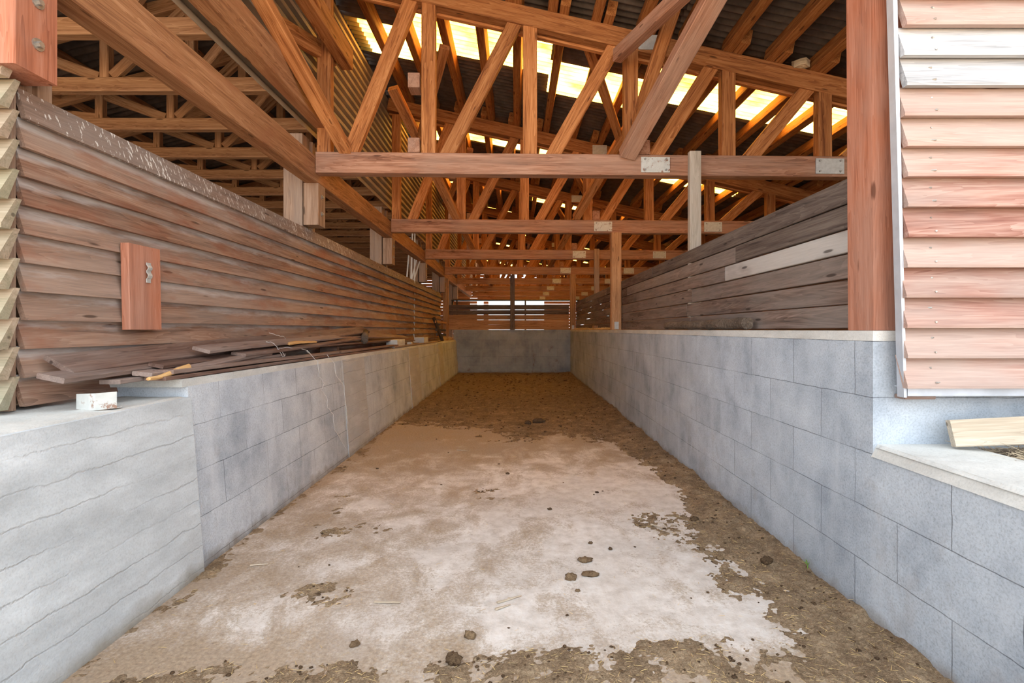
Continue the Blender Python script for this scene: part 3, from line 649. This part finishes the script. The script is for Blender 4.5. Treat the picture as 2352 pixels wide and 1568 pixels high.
# outer wall of the left hall, eaves wall on the right, end wall with its opening
def board_wall(name, mat, axis, pos, a0, a1, z0, z1, bh, gap, thick=.03, holes=(), kind='structure', jit=.0):
    m = MB(); z = z0
    while z < z1:
        segs = [(a0, a1)]
        for (h0_, h1_, hz0, hz1) in holes:
            if z + bh > hz0 and z < hz1:
                ns = []
                for s0, s1 in segs:
                    if h0_ > s0: ns.append((s0, min(h0_, s1)))
                    if h1_ < s1: ns.append((max(h1_, s0), s1))
                segs = [q for q in ns if q[1] - q[0] > .05]
        for s0, s1 in segs:
            off = R.uniform(-jit, jit)
            if axis == 'x': m.board((s0, pos, z + bh / 2 + off), (s1, pos, z + bh / 2 + off), bh, thick)
            else: m.board((pos, s0, z + bh / 2 + off), (pos, s1, z + bh / 2 + off), bh, thick)
        z += bh + gap
    o = m.build(name, mat); struct(o); return o
board_wall('wall_end', 'farwall', 'x', 29.6, -8, 6.4, -1.3, 4.1, .16, .02, holes=[(-1.65, 1.75, -1.4, 1.68), (-2.35, -1.95, .5, 1.60), (-1.2, .2, 2.95, 3.4), (.5, .9, 2.9, 3.3)], jit=.008)
board_wall('wall_eaves', 'dullwall', 'y', 6.35, 2.1, 29.6, -1.3, 2.15, .16, -.004)
board_wall('wall_hall', 'farwall', 'y', -7.7, 2.1, 29.6, -1.3, 2.55, .17, .02)
# wooden inner wall of boards at the back of the left hall
board_wall('wall_hall_rear', 'farwall', 'x', 24.5, -7.6, -2.3, -1.3, 2.2, .16, .025, holes=[(-3.9, -3.2, .9, 1.4)])

# ---------------------------------------------------------------- left lap siding (side wall facing the aisle)
sid = thing('lap_siding', 'weathered brown lap siding along the left of the aisle above the block wall', 'siding', (-2.17, 8, -.34))
nrow = 11; z0s = -.335; pitch = .1255
joints = {}
for r_ in range(nrow):
    zb = z0s + pitch * r_
    ybreak = sorted([R.choice([6.3, 8.7, 9.6]), R.choice([11.3, 12.0])]) if r_ != nrow - 1 else [9.0]
    ys_ = [2.105] + ybreak + [14.0]
    for a, b_ in zip(ys_[:-1], ys_[1:]):
        m = MB(); lowx, topx = -2.135, -2.178
        # board slanted: lower edge stands out
        o = R.uniform(0, 30); bz, tz = zb, zb + pitch + .012
        zend = -.012 * (a - 2) * 0
        dj = R.uniform(-.004, .004)
        segs = max(2, int((b_ - a) / .5)); vs = []; gs = []; wn = []; fs = []
        th = .024
        for i in range(segs + 1):
            y = a + (b_ - a - .003) * i / segs; q = dj + .003 * math.sin(y * 1.7 + r_)
            sl = 1 - .0095 * (y - 2)      # the rows close up very slightly towards the far end
            for (x, z, w_) in ((lowx + q, bz, 0), (lowx + q, bz + .004, .05), (topx + q, tz, 1), (topx - th + q, tz, 1), (lowx - th + q, bz, 0)):
                vs.append((x, y, (z + .34) * 1.0 - .34)); gs.append((y + o, x + o, z + r_ * 3.3)); wn.append(w_)
        for i in range(segs):
            for j in range(5): fs.append((i * 5 + j, i * 5 + 5 + j, i * 5 + 5 + (j + 1) % 5, i * 5 + (j + 1) % 5))
        fs.append((0, 1, 2, 3, 4)); e = segs * 5; fs.append((e + 4, e + 3, e + 2, e + 1, e))
        m.add(vs, fs, gs, None, wn)
        m.build('siding_board', 'siding_top' if r_ == nrow - 1 else 'siding', sid)
# red spare board with a metal clip
t = thing('red_board', 'short red board standing upright against the left siding', 'board', (-2.11, 2.72, 0))
MB().board((-2.102, 2.725, 0.0), (-2.112, 2.725, .47), .235, .045, (0, 1, 0), ch=.003).build('plank', 'post_red', t)
m = MB(); pts = [(-2.078 + dx, 2.735, z) for z, dx in ((.265, .001), (.285, .001), (.293, .008), (.305, .011), (.315, .008), (.322, .002), (.332, .002), (.34, .009), (.35, .011), (.36, .007), (.366, .001), (.378, .001))]
for a, b_ in zip(pts[:-1], pts[1:]): m.board(a, b_, .032, .004, (0, 1, 0), ch=.0005)
m.build('wavy_clip', 'zinc', t)['label'] = 'wavy galvanised clip'

# left facade boards facing the yard, only their right ends show
fl_ = thing('front_cladding', 'mossy red lap boards of the front wall at the left picture edge', 'siding', (-2.4, 2.04, -.35))
for r_ in range(15):
    zb = -.335 + .126 * r_
    m = MB(); o = R.uniform(0, 20); x1 = -2.118 + R.uniform(-.006, .006)
    prof = [(1.985, zb), (1.985, zb + .02), (2.045, zb + .135), (2.068, zb + .135), (2.02, zb)]
    vs = [(x1, y, z) for y, z in prof] + [(-3.4, y, z) for y, z in prof]
    m.add(vs, [(4, 3, 2, 1, 0), (5, 6, 7, 8, 9)] + [(j, (j + 1) % 5, 5 + (j + 1) % 5, 5 + j) for j in range(5)], [(p[0] * 1 + o, p[1], p[2] + r_) for p in vs])
    m.build('cladding_board', 'facade_moss', fl_)
beam('corner_board', 'grey backing board behind the left corner of the siding', 'board', (-2.215, 2.085, -.35), (-2.215, 2.085, 1.05), .03, .10, 'post_grey', up=(0, 1, 0))

# right facade boards
fr_ = thing('front_cladding', 'sun-bleached red and grey lap boards of the front wall on the right', 'siding', (3, 2.04, -.25))
for r_ in range(22):
    zb = -.245 + .1262 * r_
    m = MB(); o = R.uniform(0, 20); x0 = 1.635 + R.uniform(-.006, .008) - .0012 * r_; x1 = 4.2
    tl = R.uniform(-.004, .004)
    prof = [(2.010, zb), (2.009, zb + .012), (2.052, zb + .137), (2.076, zb + .137), (2.034, zb)]
    vs = [(x0, y, z) for y, z in prof] + [(x1, y, z + tl) for y, z in prof]
    m.add(vs, [(0, 1, 2, 3, 4), (9, 8, 7, 6, 5)] + [(5 + j, 5 + (j + 1) % 5, (j + 1) % 5, j) for j in range(5)], [(p[0] + o, p[1], p[2] + r_) for p in vs])
    ob = m.build('cladding_board', 'facade_grey' if r_ in (10, 11) else 'facade', fr_)
    for xx in (1.75,):
        for dz in (.025, .085):
            nm = MB(); nm.tube([(xx + R.uniform(-.03, .03), 2.012 + dz * .38, zb + dz), (xx, 1.999 + dz * .38, zb + dz)], .004, 6); nm.build('nail', 'bolt', ob)
struct(MB().box((1.71, 2.085, -.25), (4.2, 2.135, 2.6)).build('wall_front_upper', 'dullwall'))
m = MB(); m.hexa([(1.632, 2.03, -.285), (1.644, 2.03, -.285), (1.65, 2.07, -.285), (1.635, 2.07, -.285)], [(1.572, 2.03, 1.9), (1.592, 2.03, 1.9), (1.597, 2.07, 1.9), (1.575, 2.07, 1.9)])
tag(m.build('corner_flashing', 'flash'), 'narrow galvanised corner strip between the red post and the bleached boards', 'flashing')
m = MB(); m.board((1.655, 2.045, -.262), (4.2, 2.045, -.262), .038, .012, ch=.002); m.board((1.655, 2.075, -.244), (4.2, 2.075, -.244), .004, .07, ch=.001)
tag(m.build('base_flashing', 'flash'), 'horizontal galvanised strip under the bleached front boards', 'flashing')
beam('wedge', 'small brown wood wedge under the horizontal galvanised strip', 'wood scrap', (1.67, 2.10, -.29), (1.80, 2.10, -.29), .018, .06, 'oldplank')

# ---------------------------------------------------------------- right plank wall
pw = thing('plank_wall', 'dark weathered plank wall standing on the right block wall', 'plank wall', (1.76, 8, 0))
rows = [(0.004, .128), (.132, .132), (.268, .132), (.405, .125), (.535, .130), (.668, .136)]
brk = [[7.05], [5.55, 9.5], [5.35, 8.6], [4.95, 8.0, 11], [4.75, 9.0], [5.6, 8.9, 11.8]]
brk = [[4.85, 9.0, 11.5], [4.95, 8.3, 12.2], [4.8, 9.4], [4.05, 7.0, 11], [3.85, 7.6, 10.2], [6.2, 9.3, 12]]
for r_, (zb, hh) in enumerate(rows):
    ys_ = [2.33] + brk[r_] + [14.0]
    for i, (a, b_) in enumerate(zip(ys_[:-1], ys_[1:])):
        mat = 'plank_white' if (r_ == 3 and i == 0) else ('gate_dark' if (r_ >= 4 and i == 0 and R.random() < .3) else 'plank')
        tilt = R.uniform(-.003, .003)
        MB().board((1.77, a, zb + hh / 2 - tilt), (1.77 + R.uniform(-.004, .004), b_ - .006, zb + hh / 2 + tilt), hh - .006, .035, ch=.004).build('plank', mat, pw)
# stall end boards on the back wall
gt = thing('end_boarding', 'orange and dark horizontal boards closing the far end of the aisle', 'boarding', (-.2, 14.45, 0))
for r_, (zb, hh, mm) in enumerate(((0.005, .144, 'gate'), (.151, .142, 'gate'), (.296, .146, 'gate'), (.448, .142, 'gate_dark'), (.60, .142, 'gate_dark'))):
    MB().board((-2.0, 14.47, zb + hh / 2), (1.6, 14.47, zb + hh / 2 + R.uniform(-.006, .006)), hh, .03, ch=.004).build('board', mm, gt)
beam('middle_post', 'dark brown post in the middle of the far end boarding', 'post', (-.09, 14.38, 0.0), (-.09, 14.38, 1.62), .12, .14, 'gate_dark', up=(0, 1, 0))
beam('end_post', 'orange-brown post at the left end of the far boarding', 'post', (-2.05, 14.25, -.30), (-2.05, 14.25, 1.5), .15, .16, 'gate', up=(0, 1, 0))
t = thing('pipe_rail', 'thin dark steel rail above the far end boarding', 'rail', (-.1, 14.7, .7))
MB().tube([(-1.95, 14.7, .895), (1.95, 14.7, .895)], .022, 8).build('rail', 'pipe', t, smooth=True)
for x in (-1.92, -1.78, .30, 1.9): MB().tube([(x, 14.7, .0), (x, 14.7, .895)], .025, 8).build('upright', 'pipe', t, smooth=True)

# ---------------------------------------------------------------- pile of old planks on the left ledge
PL = [  # p0, p1, width, thick, roll, mat, label
 ((-2.05, 2.17, -.165), (-2.05, 6.6, .005), .15, .024, .55, 'oldplank', 'long dark plank on top of the pile, its blunt end nearest the yard'),
 ((-1.98, 2.06, -.205), (-1.99, 4.7, -.165), .12, .024, .2, 'oldplank', 'thin plank sticking out furthest below the topmost plank'),
 ((-1.87, 2.42, -.222), (-1.90, 3.9, -.20), .10, .022, .1, 'oldplank', 'grey-ended plank just behind the yellow split piece'),
 ((-1.93, 2.30, -.246), (-1.96, 4.2, -.246), .10, .022, .0, 'oldplank', 'short plank end lying deep under the pile on the ledge'),
 ((-1.825, 2.50, -.222), (-1.84, 7.4, -.236), .11, .022, .0, 'oldplank', 'long straight plank along the wall edge, second from the bottom'),
 ((-1.82, 2.44, -.248), (-1.835, 7.0, -.266), .11, .020, .0, 'oldplank', 'lowest long plank lying on the wall edge'),
 ((-1.92, 2.95, -.125), (-1.95, 5.3, -.075), .11, .022, .25, 'oldplank', 'plank with a pale flaking end in the upper middle of the pile'),
 ((-1.86, 3.25, -.165), (-1.93, 5.9, -.11), .10, .02, .15, 'oldplank', 'split grey plank under the flaking one'),
 ((-1.98, 3.4, -.16), (-2.02, 6.1, -.14), .12, .02, .0, 'oldplank', 'hidden plank in the middle of the pile against the siding'),
 ((-1.90, 4.3, -.155), (-1.95, 7.6, -.16), .10, .02, .1, 'oldplank', 'long narrow plank in the rear half of the pile'),
 ((-2.04, 5.0, -.06), (-2.02, 8.9, -.13), .14, .02, .35, 'oldplank', 'reddish plank at the rear top of the pile'),
 ((-2.0, 6.6, -.17), (-1.98, 9.3, -.20), .12, .02, .1, 'oldplank', 'dark plank end at the rear of the pile'),
 ((-1.83, 7.1, -.262), (-1.84, 11.6, -.276), .12, .022, .0, 'oldplank', 'far plank lying along the wall edge behind the pile'),
 ((-1.96, 7.2, -.256), (-1.98, 10.3, -.266), .12, .022, .0, 'oldplank', 'far plank close to the siding behind the pile'),
 ((-1.90, 2.55, -.19), (-1.93, 3.5, -.175), .08, .02, .2, 'oldplank', 'short dark piece wedged behind the split piece'),
 ((-1.88, 4.0, -.115), (-1.80, 4.35, -.105), .04, .02, .2, 'split', 'small orange splinter lying across the pile'),
]
for p0, p1, w_, t_, rl, mm, lb in PL:
    beam('old_plank' if mm == 'oldplank' else 'split_wood', lb, 'plank', p0, p1, t_, w_, mm, 'old planks piled on the left ledge', roll=rl, segs=10, wob=.004, ch=.003, taper=.92 if mm == 'oldplank' else .7)
sp_t = thing('split_wood', 'split piece of wood with a bright yellow broken end pointing to the yard', 'plank', (-1.82, 2.9, -.25))
MB().board((-1.815, 2.62, -.218), (-1.86, 3.66, -.178), .035, .055, segs=8, wob=.006, taper=.6, roll=.3).build('shaft', 'oldplank', sp_t)
MB().board((-1.812, 2.66, -.214), (-1.79, 2.36, -.238), .034, .052, segs=6, wob=.005, taper=.45, roll=.3).build('broken_end', 'split', sp_t)['label'] = 'bright yellow broken end'
# props under the pile
for i, (x, y, lb) in enumerate(((-1.99, 3.0, 'front timber offcut propping the pile'), (-2.0, 5.2, 'rear timber offcut propping the pile'))):
    beam('offcut', lb, 'wood scrap', (x - .09, y, -.222), (x + .09, y, -.222), .075, .07, 'oldplank', 'offcuts under the plank pile')
m = MB(); m.tube([(-2.02, 6.5, -.035), (-1.86, 5.95, -.13)], .045, 12, jit=.04)
tag(m.build('round_log', 'bark', smooth=True), 'short round log lying across the rear of the plank pile', 'log')
for x, y, sx, sy, sz, lb in ((-1.88, 7.6, .17, .5, .12, 'grey concrete block on the left ledge behind the round log'), (-1.93, 9.9, .2, .45, .12, 'grey concrete block further back on the left ledge'), (-1.87, 8.55, .07, .1, .06, 'small pale rubble piece between the two ledge blocks')):
    m = MB().box((x - sx / 2, y - sy / 2, -.275 - (y - 7) * .003), (x + sx / 2, y + sy / 2, -.275 + sz), .006)
    tag(m.build('concrete_block', 'castcap'), lb, 'block', 'rubble on the left ledge')
# steel channel on the wing wall
t = MB(); x0, x1, y0 = -1.945, -1.79, 2.14
t.hexa([(x0, y0, -.352), (x1 - .045, y0 - .03, -.352), (x1 - .045, y0 - .024, -.352), (x0, y0 + .006, -.352)], [(x0, y0, -.285), (x1 - .045, y0 - .03, -.278), (x1 - .045, y0 - .024, -.278), (x0, y0 + .006, -.285)])
t.hexa([(x1 - .045, y0 - .03, -.352), (x1, y0 + .03, -.352), (x1 - .004, y0 + .035, -.352), (x1 - .05, y0 - .024, -.352)], [(x1 - .045, y0 - .03, -.278), (x1, y0 + .03, -.278), (x1 - .004, y0 + .035, -.278), (x1 - .05, y0 - .024, -.278)])
t.hexa([(x0, y0, -.352), (x1, y0 + .03, -.352), (x1, y0 + .06, -.352), (x0, y0 + .10, -.352)], [(x0, y0, -.347), (x1, y0 + .03, -.347), (x1, y0 + .06, -.347), (x0, y0 + .10, -.347)])
tag(t.build('steel_bracket', 'zinc_rust'), 'white rusting steel angle lying on the left wing wall', 'bracket')
# cracked corner lump of the cap
# dark iron rack at the far end of the ledge
t = thing('iron_rack', 'dark broken iron and wood rack leaning at the far end of the left ledge', 'rack', (-1.95, 12.6, -.29))
MB().board((-2.03, 12.0, .30), (-1.86, 12.3, -.29), .07, .06).build('leg', 'pipe', t)
MB().board((-1.95, 13.2, .25), (-1.85, 13.2, -.29), .07, .06).build('leg', 'gate', t)
for z in (.2, .0, -.12): MB().board((-2.0 + .1 * (.3 - z), 12.0, z), (-1.90, 13.25, z - .02), .06, .03).build('crossbar', 'pipe' if z < .1 else 'gate', t)
# white strips leaning behind the siding
for i, (a, b_) in enumerate((((945, 615), (948, 520)), ((952, 630), (953, 535)), ((946, 640), (958, 590)), ((950, 645), (964, 600)), ((936, 620), (942, 545)))):
    Y0 = 10.3 + .1 * i; p0 = at(*a, Y0); p1 = at(*b_, Y0 + .1)
    p0 = p0 + (p0 - p1) * ((p0.z + .30) / (p1.z - p0.z))
    beam('white_strip', '%s white strip from the left leaning behind the siding near the third truss' % ORD[i], 'strip', p0, p1, .012, .03, 'white', 'white strips behind the siding', up=(0, 1, 0))

# twine over the left wall
def twine(lb, pts, Yf):
    P = []
    for (px, py) in pts:
        Y = Yf(px, py); P.append(at(px, py, Y))
    Q = []
    for a, b_ in zip(P[:-1], P[1:]):
        for i in range(4):
            q = a.lerp(b_, i / 4) + Vector((0, R.uniform(-.008, .008), R.uniform(-.006, .006))); Q.append(q)
    Q.append(P[-1]); mb = MB(); mb.tube(Q, .0022, 5); tag(mb.build('twine', 'twine', smooth=True), lb, 'twine', 'white twine over the left wall')
yw = lambda x: (lambda px, py: x * F / (px - 1184))
twine('white twine hanging down the wall from the right of the plank pile', [(752, 815), (768, 835), (772, 862), (790, 885), (792, 915), (797, 950), (800, 990), (806, 1024)], yw(-1.715))
twine('white twine hanging down the wall in a wavy line left of the pillar', [(705, 805), (730, 830), (733, 865), (745, 880), (738, 895), (752, 915), (752, 935), (765, 950), (768, 985), (785, 1015), (798, 1035)], yw(-1.705))
twine('white twine looped over the top of the plank pile', [(618, 765), (640, 770), (655, 775), (655, 785)], yw(-1.96))
twine('white twine knotted on the plank pile with a loose loop', [(612, 783), (630, 790), (640, 803), (650, 820), (655, 815), (640, 800), (668, 798), (700, 802), (712, 812)], yw(-1.84))

# log on the right wall
m = MB(); pts = [(1.665 + .006 * math.sin(i * 1.3), 3.47 + 1.85 * i / 14, .045 + .004 * math.sin(i * 2.1)) for i in range(15)]
m.tube(pts, .042, 14, rr=[.044 + .003 * math.sin(i * 2.7) - .0006 * i for i in range(15)], jit=.10)
tag(m.build('bark_log', 'bark'), 'rotten barky log lying on the right wall against the planks', 'log')
# pale plank on the bank
t = thing('pale_plank', 'pale dry wooden plank lying on the bank beside the right wing wall', 'plank', (2.1, 2.0, -.5))
MB().board((1.855, 2.06, -.442), (2.75, 1.72, -.318), .112, .045, (0, .2, 1), ch=.004).build('plank', 'paleplank', t)

# ---------------------------------------------------------------- straw and grass
def blades(name, mat, pts, ln, wd, up, seed):
    rg = random.Random(seed); m = MB(); vs = []; fs = []
    for (x, y, z) in pts:
        a = rg.uniform(0, 6.28); l = ln * rg.uniform(.5, 1.4); e = up * rg.uniform(.0, 1); wv = wd * rg.uniform(.6, 1.3)
        dx, dy = math.cos(a), math.sin(a); nx, ny = -dy * wv, dx * wv
        b0 = len(vs); cur = rg.uniform(-.3, .3)
        for i in range(4):
            k_ = i / 3; xx = x + dx * l * k_ + nx * cur * 20 * k_ * k_ * l; yy = y + dy * l * k_ + ny * cur * 20 * k_ * k_ * l; zz = z + e * l * (k_ - .35 * k_ * k_) + .002
            ww = 1 - .7 * k_; h_ = wv * .8
            vs += [(xx - nx * ww, yy - ny * ww, zz), (xx + nx * ww, yy + ny * ww, zz), (xx, yy, zz + h_)]
        for i in range(3):
            q = b0 + 3 * i
            for j in range(3): fs.append((q + j, q + (j + 1) % 3, q + 3 + (j + 1) % 3, q + 3 + j))
    m.add(vs, fs); return m.build(name, mat)
rg = random.Random(4)
pts = [(rg.uniform(1.97, 2.7), rg.uniform(.9, 2.1), -.52) for _ in range(1700)]
tag(blades('dry_grass', 'drygrass', pts, .09, .0016, 1.0, 1), 'matted dry grass on the bank behind the right wing wall', 'grass', kind='stuff')
pts = [(rg.gauss(-1.95, .08), rg.gauss(13.3, .35), -.295 + rg.uniform(0, .06)) for _ in range(500)]
pts = [p for p in pts if -2.1 < p[0] < -1.8 and p[1] < 14.2]
tag(blades('straw_heap', 'straw', pts, .14, .003, .7, 2), 'golden straw heap at the far end of the left ledge', 'straw', kind='stuff')
pts = [(rg.uniform(1.64, 1.74), rg.uniform(8.3, 13.6), .0 + rg.uniform(0, .02)) for _ in range(600)]
tag(blades('straw_strip', 'straw', pts, .12, .003, .4, 3), 'loose straw along the top of the right wall beyond the pale brown post', 'straw', kind='stuff')
beam('offcut', 'small timber offcut on the right wall beyond the pale brown post', 'wood scrap', (1.70, 10.2, .045), (1.70, 10.45, .045), .09, .08, 'gate')
# bird nest on the first top chord
m = MB(); 
for i in range(5): m.tube([(3.0 + .08 * math.cos(a), 5.08 + .06 * math.sin(a), 3.177 - .2096 * 3.0 + .215 + .012 * i + .01 * math.sin(3 * a)) for a in [j * .7 for j in range(10)]], .012, 6, jit=.3)
m.blob((3.0, 5.08, 3.177 - .2096 * 3.0 + .215), (.07, .06, .02))
tag(m.build('bird_nest', 'drygrass'), 'small straw bird nest on top of the first truss at the right', 'nest')

# ---------------------------------------------------------------- manure litter as real relief
def litter_h(X, Y):
    n = fbm(X, Y, 2.1, 11, 6, .6); n2 = fbm(X, Y, 9, 31, 5, .6); n3 = fbm(X, Y, 45, 71, 3, .6)
    m = np.full_like(X, -.55)
    sm = lambda t: np.clip(t, 0, 1) ** 2 * (3 - 2 * np.clip(t, 0, 1))
    back = sm((Y - 4.6 - .5 * np.clip(-X, 0, 1.6)) / 2.2) * 1.25
    right = sm((X - 1.02 - .10 * np.sin(Y * 1.9) + .02 * (Y - 2)) / .38) * 1.35
    left = sm((-X - 1.50 - .05 * np.sin(Y * 2.3)) / .18) * .95
    front = sm((2.08 - Y + .08 * X) / .24) * 1.15
    blob = lambda cx, cy, rx, ry, a: a * np.exp(-((X - cx) / rx) ** 2 - ((Y - cy) / ry) ** 2)
    m = m + np.maximum.reduce([back, right, left, front])
    m += blob(-.24, 3.9, .16, .10, 1.0) + blob(-.15, 3.72, .22, .06, .95) + blob(.95, 3.25, .2, .28, .9) + blob(.35, 6.3, .5, .5, .3)
    m += blob(-.95, 3.0, .5, .25, .50) + blob(-1.0, 2.4, .4, .25, .48) + blob(-1.3, 3.6, .25, .5, .4) + blob(-1.2, 1.95, .35, .2, .45) + blob(-1.2, 5.2, .35, .5, .35) + blob(-.55, 3.15, .35, .12, .4) + blob(-.6, 2.2, .3, .12, .35)
    t = m + (n - .5) * 1.5 + (n2 - .5) * .7
    h = np.clip(t, -1, 1.2)
    thick = .010 + .020 * sm((Y - 5) / 4) + .028 * sm((X - 1.2) / .3)
    z = h * thick + (n3 - .5) * .012 * sm(h * 3 + .3) + (n2 - .5) * .03 * sm(h * 1.5) - .003
    return z, t
xs = np.linspace(-1.69, 1.605, 300); ys = np.exp(np.linspace(math.log(1.25), math.log(14.42), 560))
X, Yv = np.meshgrid(xs, ys); Zl, T = litter_h(X, Yv)
keep = (Zl[:-1, :-1] > 0) | (Zl[1:, :-1] > 0) | (Zl[:-1, 1:] > 0) | (Zl[1:, 1:] > 0)
nx = len(xs); used = np.zeros(X.size, bool); quads = []
jj, ii = np.nonzero(keep); a = jj * nx + ii
Q = np.stack([a, a + 1, a + nx + 1, a + nx], 1); used[Q.ravel()] = True
remap = np.cumsum(used) - 1
P = np.stack([X, Yv, Zl - H], -1).reshape(-1, 3)[used]
m = MB(); m.add(P.tolist(), remap[Q].tolist())
tag(m.build('manure_litter', 'litter', smooth=True), 'brown trodden manure and straw covering the back, the edges and the front of the stall floor', 'manure', kind='stuff')
pts = []
while len(pts) < 10000:
    Y = math.exp(rg.uniform(math.log(1.3), math.log(13))); x = rg.uniform(-1.62, 1.56)
    pts.append((x, Y))
arr = np.array(pts); zz, tt = litter_h(arr[:, 0], arr[:, 1])
pts = [(p[0], p[1], max(z, 0) - H + .001) for p, z, t_ in zip(pts, zz, tt) if z > -.001 or rg.random() < .04]
tag(blades('straw_bits', 'straw', pts, .024, .0011, .35, 5), 'short chopped straw scattered over the manure', 'straw', kind='stuff')
# crumbs of dung, finer than the individual lumps
m = MB()
for _ in range(2200):
    Y = math.exp(rg.uniform(math.log(1.4), math.log(14))); x = rg.uniform(-1.6, 1.56)
    z_, t_ = litter_h(np.array([x]), np.array([Y]))
    if t_[0] < .12 and rg.random() > .02: continue
    r_ = rg.uniform(.003, .008) * (1 + .30 * max(0, Y - 3) * rg.random()); m.blob((x, Y, max(z_[0], 0) - H + r_ * .3), (r_ * rg.uniform(.8, 1.6), r_, r_ * .6), .3, 6, 4, rg.random())
tag(m.build('dung_crumbs', 'dung', smooth=True), 'dark dung crumbs lying in the litter at the back and right edge', 'manure', kind='stuff')
# single lumps
def fp(px, py): Y = H * F / (py - 757); return (px - 1184) / F * Y, Y
LUMPS = [(1238, 972, .085, .035, 'dung', 'dark moist dung heap on the litter in the middle of the aisle'),
 (1212, 976, .05, .028, 'dung', 'small dark dung lump left beside the middle heap'),
 (1345, 1288, .038, .012, 'dung_pale', 'flat round dry dung pat on the bare floor, furthest of three'),
 (1356, 1320, .04, .010, 'dung_pale', 'flat crumbly dung pat just right of the tan lump'),
 (1311, 1330, .028, .02, 'dung_pale', 'tan oval dung lump on the bare concrete'),
 (1762, 1299, .028, .022, 'dung', 'dark round dung lump at the edge of the right litter strip'),
 (1041, 1521, .03, .024, 'dung', 'brown dung lump in the front litter'),
 (1079, 1463, .024, .016, 'dung_pale', 'small brown lump on the bare floor above the front litter'),
 (1654, 1284, .02, .013, 'dung_pale', 'tan lump on the bare floor near the right litter'),
 (1327, 1358, .011, .008, 'dung_pale', 'tiny tan crumb below the oval dung lump'),
 (1356, 1248, .013, .008, 'dung', 'tiny dark crumb above the dry dung pats'),
 (1371, 1131, .016, .007, 'dung', 'small dark dropping in the middle distance on bare concrete'),
 (1263, 1170, .016, .009, 'dung', 'small dark dropping right of the curled litter patches'),
 (1595, 1196, .03, .014, 'dung', 'brown crumbly lump beside the right litter patch'),
 (1166, 1088, .02, .009, 'dung', 'small brown dropping above the curled litter patches'),
 (1402, 1262, .012, .01, 'dung', 'dark pebble-like dropping right of the dry pats'),
 (815, 1482, .02, .012, 'dung_pale', 'brown lump on the floor left of centre near the front'),
 (1612, 1263, .016, .01, 'dung_pale', 'small tan crumb left of the tan lump near the litter')]
for px, py, r_, hh, mm, lb in LUMPS:
    x, Y = fp(px, py); z_ = max(float(litter_h(np.array([x]), np.array([Y]))[0][0]), 0)
    m = MB(); m.blob((x, Y, z_ - H + hh * .55), (r_, r_ * .75, hh), .28, 16, 9, px)
    for q in range(4): m.blob((x + R.uniform(-r_, r_) * .8, Y + R.uniform(-r_, r_) * .5, z_ - H + hh * .4), (r_ * .4, r_ * .4, hh * .6), .3, 8, 6, px + q)
    tag(m.build('dung_lump', mm, smooth=True), lb, 'dung', 'single dung lumps on the floor')
STK = [(860, 1384, 920, 1386, 'pale straight wood splinter on the floor left of centre'), (1142, 1386, 1198, 1370, 'pale slanting wood splinter right of centre, the longer of two'),
 (1138, 1402, 1172, 1390, 'darker short splinter below the pale slanting one'), (1050, 1034, 1080, 1037, 'pale chip lying just in front of the back litter'),
 (1495, 1206, 1522, 1214, 'pale chip at the front of the right litter patch'), (575, 1300, 615, 1297, 'thin pale straw stalk near the foot of the left wall')]
for a, b_, c_, d_, lb in STK:
    x0, y0 = fp(a, b_); x1, y1 = fp(c_, d_)
    zq = max(float(litter_h(np.array([(x0 + x1) / 2]), np.array([(y0 + y1) / 2]))[0][0]), 0)
    m = MB(); m.board((x0, y0, -H + .006 + zq), (x1, y1, -H + .006 + zq), .007, .013, segs=4, wob=.001, taper=.5)
    tag(m.build('wood_splinter', 'paleplank'), lb, 'splinter', 'wood splinters on the floor')
x, Y = fp(1855, 1312)
m = MB()
for i in range(4):
    a = i * 1.4; m.add([(x, Y, -H + .03), (x + .012 * math.cos(a) - .004, Y + .012 * math.sin(a), -H + .05), (x + .035 * math.cos(a), Y + .03 * math.sin(a), -H + .055), (x + .012 * math.cos(a) + .006, Y + .012 * math.sin(a) + .004, -H + .048)], [(0, 1, 2, 3)])
m.tube([(x, Y, -H), (x, Y, -H + .035)], .002, 5)
tag(m.build('green_sprout', 'leaf'), 'small green sprout in the litter against the right wall', 'plant')
